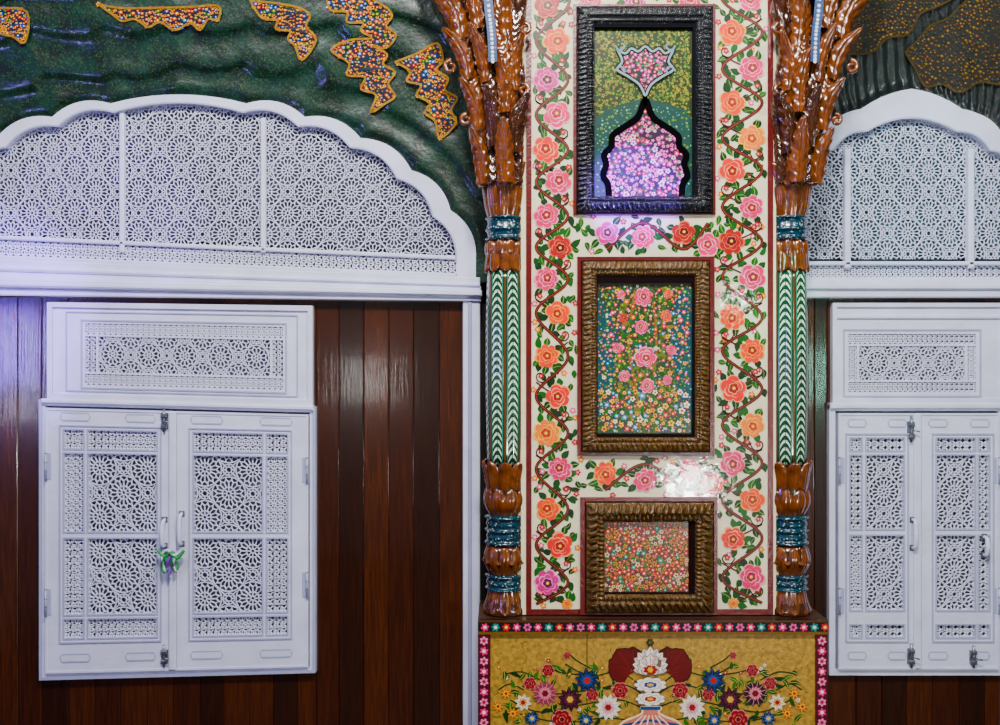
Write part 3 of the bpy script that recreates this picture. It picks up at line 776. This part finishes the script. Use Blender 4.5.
# ---------------------------------------------------------------- columns
def lathe(b,cx,cd,prof,mat,n=48,lob=0,amp=0,pw=.5,twist=0,smooth=True,uvp=0):
    f=(D-.30)/D; X=(cx-500)/S*f; vs=[];fs=[];uv=[]
    pr=crom(prof,4) if len(prof)>2 else prof
    m=len(pr)
    for i,(py,r) in enumerate(pr):
        z=ZC+(362.5-py)/S*f
        for k in range(n):
            th=2*pi*k/n; q=r
            if lob: q=r*(1-amp+amp*abs(cos(lob*(th+twist*i/m)/2))**pw)
            q=q/S*f
            vs.append((X+q*sin(th),-cd-q*cos(th),z))
    for i in range(m-1):
        for k in range(n):
            k2=(k+1)%n
            fs.append([i*n+k,(i+1)*n+k,(i+1)*n+k2,i*n+k2])
            if uvp:
                u0=k/n*uvp; u1=(k+1)/n*uvp; v0=(pr[i][0])/7.5; v1=pr[i+1][0]/7.5
                uv.append([(u0,v0),(u0,v1),(u1,v1),(u1,v0)])
    fs.append([k for k in range(n)]); fs.append([(m-1)*n+k for k in range(n)][::-1])
    b.raw(vs,fs,mat,smooth)
    if uvp:
        uv.append([(0,0)]*n); uv.append([(0,0)]*n); b.uv=uv
def petals(b,cx,cd,pyb,pyt,rb,rt,n,wd,mat,curl=4,off=0,belly=0):
    f=(D-.30)/D; X=(cx-500)/S*f; G=16; W=9
    for q in range(n):
        th0=2*pi*(q+off)/n; vs=[];fs=[]
        for i in range(G+1):
            t=i/G; py=pyb+(pyt-pyb)*t; r=rb+(rt-rb)*t**1.4+curl*max(0,t-.6)/.4*.5+belly*sin(pi*min(1,t*1.05))
            hw=wd*(.85+.25*t)*math.sqrt(max(0,1-max(0,(t-.45)/.55)**2.4))+.05
            for k in range(-W,W+1):
                u=k/W; rr=r+2.4*(1-abs(u)**2.2)-.9*max(0,1-abs(u)*6)-1.5*(i==G)
                th=th0+u*hw/r
                R=rr/S*f
                vs.append((X+R*sin(th),-cd-R*cos(th),ZC+(362.5-py)/S*f))
        K=2*W+1
        for i in range(G):
            for k in range(K-1): fs.append([i*K+k,i*K+k+1,(i+1)*K+k+1,(i+1)*K+k])
        b.raw(vs,fs,mat,True)
def frond(nf,ph=0):
    def fl(t,th):
        a=abs(((th+pi)%(2*pi))-pi)/pi
        return 1+.20*(abs(sin(pi*(t*nf-a*3.4+ph)))**.8)-.12-.12*max(0,1-a*7)
    return fl
def column(cx,mir,label):
    e=empty('carved_column',((cx-500)/S*(D-.3)/D,-.25,ZP),label,'column','carved columns flanking the pillar')
    cd=.24
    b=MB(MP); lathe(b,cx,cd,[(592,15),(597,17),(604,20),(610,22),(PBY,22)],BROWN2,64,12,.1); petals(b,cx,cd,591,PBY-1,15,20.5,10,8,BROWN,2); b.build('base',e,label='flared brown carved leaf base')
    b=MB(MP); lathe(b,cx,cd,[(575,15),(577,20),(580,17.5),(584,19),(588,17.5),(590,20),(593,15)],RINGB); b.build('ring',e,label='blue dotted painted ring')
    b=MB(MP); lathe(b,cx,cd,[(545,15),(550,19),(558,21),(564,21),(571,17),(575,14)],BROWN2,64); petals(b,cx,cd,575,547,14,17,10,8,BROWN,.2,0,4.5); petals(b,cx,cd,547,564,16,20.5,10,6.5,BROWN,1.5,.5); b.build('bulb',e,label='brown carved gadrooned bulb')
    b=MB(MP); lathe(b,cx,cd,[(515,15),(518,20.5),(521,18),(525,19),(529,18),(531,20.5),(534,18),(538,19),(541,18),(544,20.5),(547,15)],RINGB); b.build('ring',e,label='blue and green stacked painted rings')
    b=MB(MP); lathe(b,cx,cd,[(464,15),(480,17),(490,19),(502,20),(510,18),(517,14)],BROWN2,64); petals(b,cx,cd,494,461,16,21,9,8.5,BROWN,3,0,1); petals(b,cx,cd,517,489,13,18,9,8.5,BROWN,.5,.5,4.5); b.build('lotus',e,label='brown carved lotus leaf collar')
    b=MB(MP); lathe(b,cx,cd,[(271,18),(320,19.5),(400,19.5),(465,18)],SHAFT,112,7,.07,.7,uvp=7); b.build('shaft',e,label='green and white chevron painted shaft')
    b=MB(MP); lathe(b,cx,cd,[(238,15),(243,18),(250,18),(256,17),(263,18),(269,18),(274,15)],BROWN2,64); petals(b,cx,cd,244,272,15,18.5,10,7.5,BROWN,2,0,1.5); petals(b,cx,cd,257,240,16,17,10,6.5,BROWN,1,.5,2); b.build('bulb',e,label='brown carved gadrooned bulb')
    b=MB(MP); lathe(b,cx,cd,[(214,15),(217,20.5),(220,18),(226,19),(229,20),(232,18),(236,18),(238,20.5),(241,15)],RINGB); b.build('ring',e,label='blue dotted painted ring')
    b=MB(MP); lathe(b,cx,cd,[(140,14),(170,16),(195,17),(210,17),(218,15)],BROWN2,64)
    petals(b,cx,cd,218,183,15,20,9,8.5,BROWN,4,0,2.5); petals(b,cx,cd,205,160,15,21,9,8,BROWN,4,.5,2)
    b.build('capital',e,label='brown carved acanthus capital')
    b=MB(MP); X=lambda x:(x-505)*mir+cx
    def lf(x0,y0,x1,y1,w,d,bow,mat,curl=.03):
        G=34; W=9; vs=[];fs=[]
        dx,dy=x1-x0,y1-y0; l=math.hypot(dx,dy); nx,ny=-dy/l,dx/l
        for i in range(G+1):
            t=i/G; ox=x0+dx*t+nx*bow*sin(pi*t); oy=y0+dy*t+ny*bow*sin(pi*t)
            hw=w*math.sqrt(max(0,sin(pi*min(.985,t*.8+.185))))*(1+.07*sin(t*l*.6))
            for k in range(-W,W+1):
                u=k/W
                vs.append(MP(X(ox+nx*hw*u),oy+ny*hw*u,d+.022*(1-abs(u)**2)-.009*max(0,1-abs(u)*5)+.0035*sin(t*l*.6-abs(u)*4.0)*min(1,abs(u)*1.6)+curl*t*t-.012*(i==G)))
        K=2*W+1
        for i in range(G):
            for k in range(K-1): fs.append([i*K+k,i*K+k+1,(i+1)*K+k+1,(i+1)*K+k])
        b.raw(vs,fs,mat,True)
    def st(pts,r0,r1,nf,mat,ph=0,tw=3.0):
        full=crom([p for p in pts],30)
        full=[(x+tw*sin(y/17+ph*4),y,d+.02*cos(y/17+ph*4)) for x,y,d in full]
        tube(b,[(X(x),y,d) for x,y,d in full],lambda t:(r0+(r1-r0)*t)/S*.93*(1+.08*sin(t*30+ph*5)),mat,32,frond(nf,ph))
    def scroll(x,y,r,d,sg,mat,r0=4.0):
        pts=[]
        for i in range(26):
            t=i/25; a=-pi/2+sg*t*3.6*pi/1.6; rr=r*(1-.82*t)
            pts.append((X(x+cos(a)*rr),y+sin(a)*rr,d+.02*t))
        tube(b,pts,lambda t:(r0*(1-.55*t))/S*.93,mat,14)
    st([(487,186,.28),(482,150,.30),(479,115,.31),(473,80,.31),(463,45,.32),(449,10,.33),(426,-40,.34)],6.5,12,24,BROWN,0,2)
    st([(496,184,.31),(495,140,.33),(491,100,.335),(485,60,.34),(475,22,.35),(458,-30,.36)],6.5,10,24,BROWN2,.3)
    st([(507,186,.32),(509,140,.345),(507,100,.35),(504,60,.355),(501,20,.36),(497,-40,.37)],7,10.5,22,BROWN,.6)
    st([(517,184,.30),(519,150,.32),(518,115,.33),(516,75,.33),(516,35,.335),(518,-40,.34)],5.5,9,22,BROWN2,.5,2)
    lf(483,186,471,132,8,.34,4,BROWN,.05); lf(505,186,503,124,9,.385,0,BROWN,.05); lf(514,156,528,100,8,.375,-6,BROWN2,.05)
    lf(478,134,461,84,8,.35,6,BROWN,.05); lf(469,84,444,36,8,.355,7,BROWN,.05); lf(494,150,486,92,8,.37,3,BROWN2,.05)
    lf(504,118,495,56,7,.39,4,BROWN,.04); lf(515,96,523,40,7,.375,-5,BROWN,.04); lf(462,44,440,-6,9,.36,5,BROWN,.04); lf(486,88,470,32,7,.38,4,BROWN,.04); lf(508,58,508,-4,7,.395,-3,BROWN,.03); lf(478,36,462,-14,7,.385,4,BROWN,.03)
    scroll(523,96,6,.385,1,BROWN,2.8); scroll(467,124,6,.365,-1,BROWN,2.6); scroll(452,72,7,.365,-1,BROWN,2.8); scroll(524,36,6,.38,1,BROWN,2.6)
    b.build('bracket',e,label='brown carved acanthus bracket fanning upwards')
    b=MB(MP)
    pts=[(X(x),y) for x,y in crom([(493,72),(492,46),(489,18),(485,-30)],7)]
    b.ribbon(pts,8.5,.445,P_('#163c74')); 
    for i in range(0,len(pts),1):
        scal(b,pts[i][0],pts[i][1],1.8,5,.4465,P_('#c8d4e2'),0,.3)
    b.build('painted_strip',e,label='blue strip with white dots')
column(505,1,'carved brown column with green chevron shaft beside planked bay')
column(792,-1,'carved brown column with green chevron shaft beside narrow window')

# ---------------------------------------------------------------- pedestal
ped=empty('pedestal',(MB_(653,700,0)[0],-.2,0),'tan pedestal painted with vase bouquet and beaded floral border','pedestal')
dP=PD
zb=(ZC)/((D-PD)/D)*S+362.5
b=MB(MB_); b.box(478,619.3,827,zb-.5,.024,dP-.01,pm('#4a2c18',.5,.2)); b.build('body',ped)
b=MB(MB_); b.box(490,633,815,zb-.5,dP-.01,dP,TAN)
for x in (586.5,): b.box(x,633,x+1.0,zb-.5,dP-.001,dP+.0008,P_('#5a4320'))
random.seed(5)
RED=P_('#5c0a10'); NV=P_('#16244c'); GRN=[P_('#2a5420'),P_('#183e20'),P_('#44702e')]
L0=dP+.001
def stem(pts,w=1.4): b.ribbon(crom(pts,8),w,L0,GRN[1])
for k in range(300):
    x,y=random.uniform(494,812),random.uniform(637,740)
    leaf(b,x,y,random.uniform(0,6.3),random.uniform(2,6),1.1,P_('#846838') if k%2 else P_('#c8a870'),dP+.0003,.9)
def daisy(x,y,r,n,c1,c2,cc):
    for k in range(n): leaf(b,x,y,2*pi*k/n+.2,r,r*.46,c1,L0+.003+k*.00001,0,c2)
    scal(b,x,y,r*.5,n,L0+.0048,c2,0,.35); scal(b,x,y,r*.26,6,L0+.0052,cc,0,.2)
def rose(x,y,r):
    for q,(c,dl) in enumerate((('#d88088',0),('#8a0f1c',.1),('#d06a74',.4),('#9a1424',.45),('#e09a9a',.72),('#6a0c16',.76))):
        roundp(b,x,y,r*(1-dl),7-q%3,L0+.0034+q*.0004,P_(c),.2+q*.3,.2)
W_=P_('#ece4d4')
for sg in (-1,1):
    X=lambda x:650+sg*x
    stem([(X(0),712),(X(30),700),(X(70),705),(X(110),712),(X(140),700)]); stem([(X(0),700),(X(25),685),(X(60),690),(X(100),694),(X(128),686)])
    stem([(X(5),690),(X(30),672),(X(60),676),(X(85),664)]); stem([(X(0),725),(X(40),718),(X(90),722),(X(130),714)])
    stem([(X(60),676),(X(90),672),(X(104),666)]); stem([(X(126),690),(X(140),684),(X(152),690)])
    stem([(X(60),668),(X(74),660),(X(82),652)]); stem([(X(110),680),(X(128),672),(X(146),674)])
    for k in range(90):
        a=random.uniform(0,2*pi); q=random.random(); leaf(b,X(24+124*q),random.uniform(662+8*q,728),a,random.uniform(6,13),4.2,random.choice(GRN),L0+.0004,.5,P_('#a8b070') if k%2 else None)
    for k in range(16):
        mini(b,X(random.uniform(30,152)),random.uniform(660,724),random.uniform(1.6,2.5),random.choice([('#961828','#e8a0a0'),('#c8701c','#f8e0a0'),('#e8e0d0','#c08030')]),L0+.001)
    cx_,cy_=X(18),673
    for k,(a,l,w) in enumerate(((.25,18,15),(-2.5,17,15),(-.2,23,18),(-2.05,23,18),(-.62,26,20),(-1.7,26,19),(-1.1,28,21))):
        a=a if sg>0 else pi-a
        leaf(b,cx_,cy_,a,l+1.0,w+1.8,P_('#2a0407'),L0+.0014+k*.00022,.10*sg,None,1.9)
        leaf(b,cx_,cy_,a,l,w,RED if k%2 else P_('#6c0e16'),L0+.0026+k*.00022,.10*sg,P_('#8a2c2c'),1.9)
    daisy(X(63),680,13,10,NV,P_('#2f4f8a'),P_('#b83030'))
    daisy(X(42),707,13.5,12,W_,P_('#d8a8b0'),P_('#a02030'))
    daisy(X(80),699,13,10,P_('#3a0e20'),P_('#6a2a44'),P_('#d8b060'))
    daisy(X(105),693,13.5,12,P_('#984058') if sg<0 else P_('#38182a'),P_('#d08890'),P_('#7a1228'))
    daisy(X(127),702,9,8,W_,P_('#d0a070'),P_('#a03020'))
    rose(X(88),719,10.5); rose(X(102),670,6.5); rose(X(30),690,8.5); rose(X(58),694,6.5); rose(X(120),683,6.5); rose(X(83),655,3.5)
    daisy(X(118),718,8.5,8,NV,P_('#5070a8'),P_('#e0c060')); daisy(X(64),720,8.5,8,NV,P_('#5070a8'),P_('#e0c060'))
    for px_,py_ in ((144,693),(137,713),(152,706)): daisy(X(px_),py_,6,8,P_('#c8641a'),P_('#e8b860'),P_('#a03020'))
# one layered white central bloom over a small vase neck
for lay,(L_,n_p,w_) in enumerate(((21,11,9),(15,9,8),(10,7,6))):
    for k in range(n_p):
        m_=(n_p-1)/2; a=-pi/2+(k-m_)*(3.5/(n_p-1))
        ll=L_*(1-.04*abs(k-m_))
        leaf(b,650,667+lay*1.5,a,ll+.8,w_+1.2,P_('#7a6458'),L0+.0060+lay*.0010,0,None,1.25)
        leaf(b,650,667+lay*1.5,a,ll,w_,P_('#efe9df') if (k+lay)%2 else P_('#d9cbc2'),L0+.0063+lay*.0010+(m_-abs(k-m_))*.00005,0,P_('#b05058'),1.25)
scal(b,650,669,6,7,L0+.0096,P_('#a01c2c'),0,.3,1.3,.8); scal(b,650,669,3,6,L0+.0098,P_('#e0b040'),0,.2)
for ci,(cy,r) in enumerate(((684,12),(698,11))):
    base=L0+.0100+ci*.0010
    for q,(rl,col,nn,ro) in enumerate(((1.05,'#7a5a50',9,0),(1.0,'#efe9df',9,0),(.70,'#b08a84',8,.3),(.64,'#f0eae2',8,.3),(.42,'#2a4a8a' if ci==0 else '#a01c2c',6,.1),(.22,'#e0b040',6,0))):
        K=nn*7; pts=[]
        for i in range(K):
            a=2*pi*i/K; rr=r*rl*(1-.22+.22*abs(sin(nn*a/2))**.6)
            pts.append((650+rr*cos(a+ro)*1.35,cy+rr*sin(a+ro)*.62))
        b.poly(pts,base+q*.00014,P_(col))
scal(b,650,642,4,6,L0+.0062,P_('#4a0c16'),0,.3); scal(b,650,642,2,6,L0+.0064,P_('#3f7a34'),0,.3)
vs=[(640,706),(660,706),(658,711),(664,715),(680,723),(684,742),(672,768),(657,784),(664,796),(636,796),(643,784),(628,768),(616,742),(620,723),(636,715),(642,711)]
b.poly(crom(vs+[vs[0]],4),L0+.0135,P_('#d08070')); b.ribbon(crom(vs+[vs[0]],4),2,L0+.0139,P_('#f0d8b8'),True)
b.ribbon([(640,707),(660,707)],3.5,L0+.0141,P_('#2a4a8a')); b.ribbon([(622,724),(650,719),(678,724)],2.5,L0+.0141,P_('#2a4a8a'))
for k in range(6): b.ribbon(crom([(650+(k-2.5)*3,714),(650+(k-2.5)*9,730),(650+(k-2.5)*10,750),(650+(k-2.5)*4,780)],5),1.3,L0+.0142,P_('#f2d8c8'))
b.build('painted_panel',ped,label='tan gold board painted with lotus and daisy bouquet in pink vase')
b=MB(MB_); BB=P_('#1a1424')
b.box(478,619.3,827,633,dP-.012,dP+.012,BB); b.box(478,633,490.5,zb-.5,dP-.012,dP+.012,P_('#5a1228')); b.box(815,633,827,zb-.5,dP-.012,dP+.012,P_('#5a1228'))
b.box(478,619.3,827,621.5,dP+.008,dP+.016,P_('#5a3a20')); b.box(478,631,827,633.5,dP+.010,dP+.016,P_('#7a5a30'))
cs=[('#d83a68','#f8d0d8'),('#2a8a80','#d0e8d8'),('#c83a2a','#f0c890'),('#d84a74','#f8d0d8'),('#d06a94','#8a2040')]
i=0; x=485
while x<825: mini(b,x,626.5,4.4,cs[i%5],dP+.012,6); x+=10.6; i+=1
for xx in (484,821):
    y=640; i=0
    while y<zb-6: mini(b,xx,y,4.6,(('#e0507e','#f8e0e0') if i%2 else ('#e88aa8','#b02848')),dP+.012,6); y+=10.2; i+=1
b.build('border',ped,label='dark border with pink and teal floral beads')

# ================================================================= lights
def area(loc,target,size,power,col,sy=None):
    l=bpy.data.lights.new('area','AREA'); l.energy=power; l.color=col; l.size=size
    if sy: l.shape='RECTANGLE'; l.size_y=sy
    o=bpy.data.objects.new('added_light',l); o.location=loc  # area lamp added in the room for brightness and glossy glare
    o.rotation_euler=(Vector(target)-Vector(loc)).to_track_quat('-Z','Y').to_euler(); scene.collection.objects.link(o); return o
def spot(loc,target,ang,power,col,blend=.6,r=.03):
    l=bpy.data.lights.new('spot','SPOT'); l.energy=power; l.color=col; l.spot_size=math.radians(ang); l.spot_blend=blend; l.shadow_soft_size=r
    o=bpy.data.objects.new('spot_light',l); o.location=loc
    o.rotation_euler=(Vector(target)-Vector(loc)).to_track_quat('-Z','Y').to_euler(); scene.collection.objects.link(o); return o
def mirror(px,py,d,y):
    h=-y-d; k=1+h/(D-d); f=(D-d)/D
    return ((px-500)/S*f*k,y,ZC+(362.5-py)/S*f*k)
area((.2,-3.6,5.7),(0.1,0,2.2),.9,335,(1,.98,.96),.5)
area((-2.2,-3.0,5.4),(-1.4,0,2.5),.35,72,(.94,.95,1))
area((2.6,-3.0,5.2),(1.7,0,2.4),.35,74,(.88,1,.99))
p=mirror(692,484,.3,-4.2); area(p,(.88,-.3,1.66),.34,52,(1,1,1),.26)
p=mirror(26,370,.02,-3.4); area(p,(-2.4,0,2.1),.04,7,(.9,.92,1),.9)
p=mirror(6,345,.02,-3.6); area(p,(-2.4,0,2.3),.45,38,(.18,.07,1),.7)
p=mirror(366,380,.02,-4.2); area(p,(-.67,0,2.1),.05,4,(1,.97,.94),.4)
p=mirror(735,300,.3,-4.3); area(p,(1.1,-.3,2.5),.12,4,(1,1,1))
p=mirror(820,375,.02,-3.9); area(p,(1.6,0,2.2),.1,8,(.4,1,.75),.5)
area((-1.0,-2.6,5.0),(-1.6,-.1,3.7),.12,16,(1,1,1))
spot((.1,-3.6,3.9),MP(634,194,.3),8.5,3600,(.22,.05,1))
spot((-2.6,-3.0,4.2),M0(-10,320,0),20,900,(.30,.12,1))
spot((-1.6,-3.0,4.4),M0(100,230,0),20,240,(.34,.14,1))
spot((.8,-3.2,3.6),MP(785,300,.3),10,220,(.2,1,.6))
spot((2.2,-3.0,4.4),M0(920,190,0),16,120,(.15,.8,1))
w=bpy.data.worlds.new('world'); scene.world=w; w.use_nodes=True
w.node_tree.nodes['Background'].inputs[0].default_value=(.75,.8,.95,1); w.node_tree.nodes['Background'].inputs[1].default_value=.10

cam=bpy.data.cameras.new('cam'); cam.sensor_width=36; cam.lens=36*D/5.0
co=bpy.data.objects.new('camera',cam); co.location=(0,-D,ZC); co.rotation_euler=(pi/2,0,0)
scene.collection.objects.link(co); scene.camera=co
